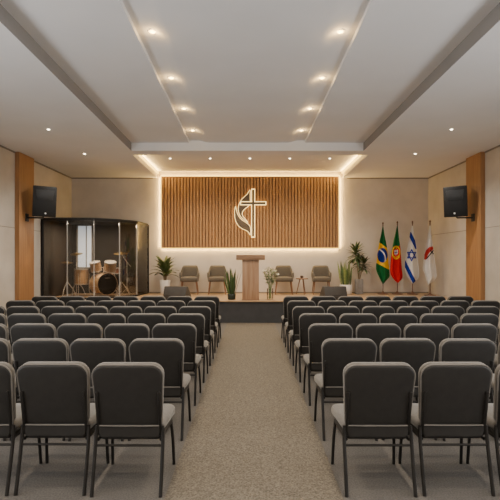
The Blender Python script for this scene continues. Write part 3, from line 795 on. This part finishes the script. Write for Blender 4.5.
# ------------------------------------------------------------------ ceiling lights
def make_light(bulb, r):
    t = thing('ceiling_downlight', 'x', 'ceiling light')
    obj('ring', lathe(BM(), [(r * .75, 0), (r * 1.25, 0), (r * 1.2, -.006), (r * .8, -.008), (r * .75, -.002)], 24), M_ring, t)
    obj('bulb', lathe(BM(), [(r * .76, -.001), (r * .7, -.010), (r * .4, -.018), (0, -.021)], 20), bulb, t)
    return t
warm, cool = make_light(M_bulb, .048), make_light(M_bulbcool, .036)
uw = uc = False
def spot(x, y, z, e, col, size=145, blend=.8, rad=.05):
    l = bpy.data.lights.new('downlight_beam', 'SPOT'); l.energy = e; l.color = col; l.spot_size = math.radians(size); l.spot_blend = blend; l.shadow_soft_size = rad
    o = bpy.data.objects.new('downlight_beam', l); C.objects.link(o); o.location = (x, y, z); return o
WARM = (1, .84, .64); NEU = (1, .93, .83)
for s, side in ((-1, 'drum booth'), (1, 'flag')):
    for k, (dx, d) in enumerate(((-1.140, 5.26), (-1.155, 6.6), (-1.166, 7.94), (-1.182, 9.28))):
        if s > 0: dx = -(1.054 + .0015 * k)
        c = copy_tree(warm) if uw else warm; uw = True
        c.location = (-s * dx, d, ZC + .0475); c['label'] = 'warm downlight in the ceiling groove, %s side, %s from the cross beam' % (side, ORD[3 - k]); c['group'] = 'downlights in the ceiling grooves'
        spot(-s * dx, d, ZC + .02, 75, WARM)
        l = bpy.data.lights.new('downlight_glow', 'POINT'); l.energy = 1.1; l.color = (1, .62, .22); l.shadow_soft_size = .03
        o = bpy.data.objects.new('downlight_glow', l); C.objects.link(o); o.location = (-s * dx, d, ZC - .015)
    for k, (dx, d) in enumerate(((-3.77, 8.42), (-3.81, 10.37))):
        c = copy_tree(cool) if uc else cool; uc = True
        c.location = (-s * dx, d, ZS); c['label'] = 'small downlight in the low side ceiling, %s side, %s' % (side, ('farther from the stage', 'beside the cross beam')[k]); c['group'] = 'downlights in the side ceilings'
        spot(-s * dx, d, ZS - .03, 70, NEU)
for k in range(5):
    c = copy_tree(cool); x = (-2.06, -1.03, 0, 1.03, 2.06)[k]
    c.location = (x, 11.62, ZC - .005); c['group'] = 'downlights in the stage ceiling'
    c['label'] = 'small downlight in the stage ceiling recess, %s counting from the drum booth' % ORD[k]
    spot(x, 11.62, ZC - .03, 75, WARM)
# assumed lamps continuing the downlight rows out of view, added to light the room
for s in (-1, 1):
    for d in (3.92, 2.58, 1.24, -.1, -1.44): spot(s * 1.13, d, ZC + .02, 55, WARM)
    for d in (6.4, 4.4, 2.4, .4): spot(s * 3.75, d, ZS - .03, 45, NEU)

def area(name, loc, rot, sx_, sy_, e, col):
    l = bpy.data.lights.new(name, 'AREA'); l.shape = 'RECTANGLE'; l.size = sx_; l.size_y = sy_; l.energy = e; l.color = col
    o = bpy.data.objects.new(name, l); C.objects.link(o); o.location = loc; o.rotation_euler = rot; return o
pcx, pcz = (px0 + px1) / 2, (pz0 + pz1) / 2; ey = DB - .03
area('strip_glow', (pcx, ey, pz0 - .03), (0, 0, 0), px1 - px0, .03, 15, (1, .62, .18))
area('strip_glow', (pcx, ey, pz1 + .035), (PI, 0, 0), px1 - px0, .03, 6, (1, .62, .18))
area('strip_glow', (px0 - .03, ey, pcz), (0, PI / 2, 0), pz1 - pz0, .03, 8, (1, .62, .18))
area('strip_glow', (px1 + .03, ey, pcz), (0, -PI / 2, 0), pz1 - pz0, .03, 8, (1, .62, .18))
for s in (-1, 1):
    area('cove_glow', (s * (XR - .03), 12.0, ZC - .04), (0, s * math.radians(100), 0), .04, 2.6, 12, (1, .62, .18))
# assumed daylight: cool lamps added at the solid side walls, no windows built, and a fill light added inside the booth to brighten the drums
area('assumed_side_daylight', (-WX + .05, 1.0, 2.0), (0, -math.radians(118), 0), 2.4, 6, 230, (.95, .97, 1))
area('assumed_side_daylight', (WX - .05, 1.0, 2.0), (0, math.radians(118), 0), 2.4, 6, 230, (.95, .97, 1))
area('booth_fill', (-4.2, 12.2, ZT - .06), (0, 0, 0), 1.2, .5, 60, (1, .85, .66))

w_ = bpy.data.worlds.new('room'); bpy.context.scene.world = w_; w_.use_nodes = True
w_.node_tree.nodes['Background'].inputs[0].default_value = (.9, .9, 1, 1); w_.node_tree.nodes['Background'].inputs[1].default_value = .05

cam = bpy.data.cameras.new('camera'); co = bpy.data.objects.new('camera', cam); C.objects.link(co)
co.location = (0, 0, EYE); co.rotation_euler = (PI / 2, 0, 0); cam.sensor_width = 36; cam.lens = 36 * F / 500; cam.shift_y = (HY - 250) / 500
cam.clip_start = .05
sc = bpy.context.scene; sc.camera = co
sc.view_settings.view_transform = 'AgX'
try: sc.view_settings.look = 'AgX - Base Contrast'
except Exception: pass
sc.view_settings.exposure = .92
sc.cycles.max_bounces = 8; sc.cycles.diffuse_bounces = 5; sc.cycles.transparent_max_bounces = 16
sc.cycles.sample_clamp_indirect = 4
sc.cycles.use_denoising = True
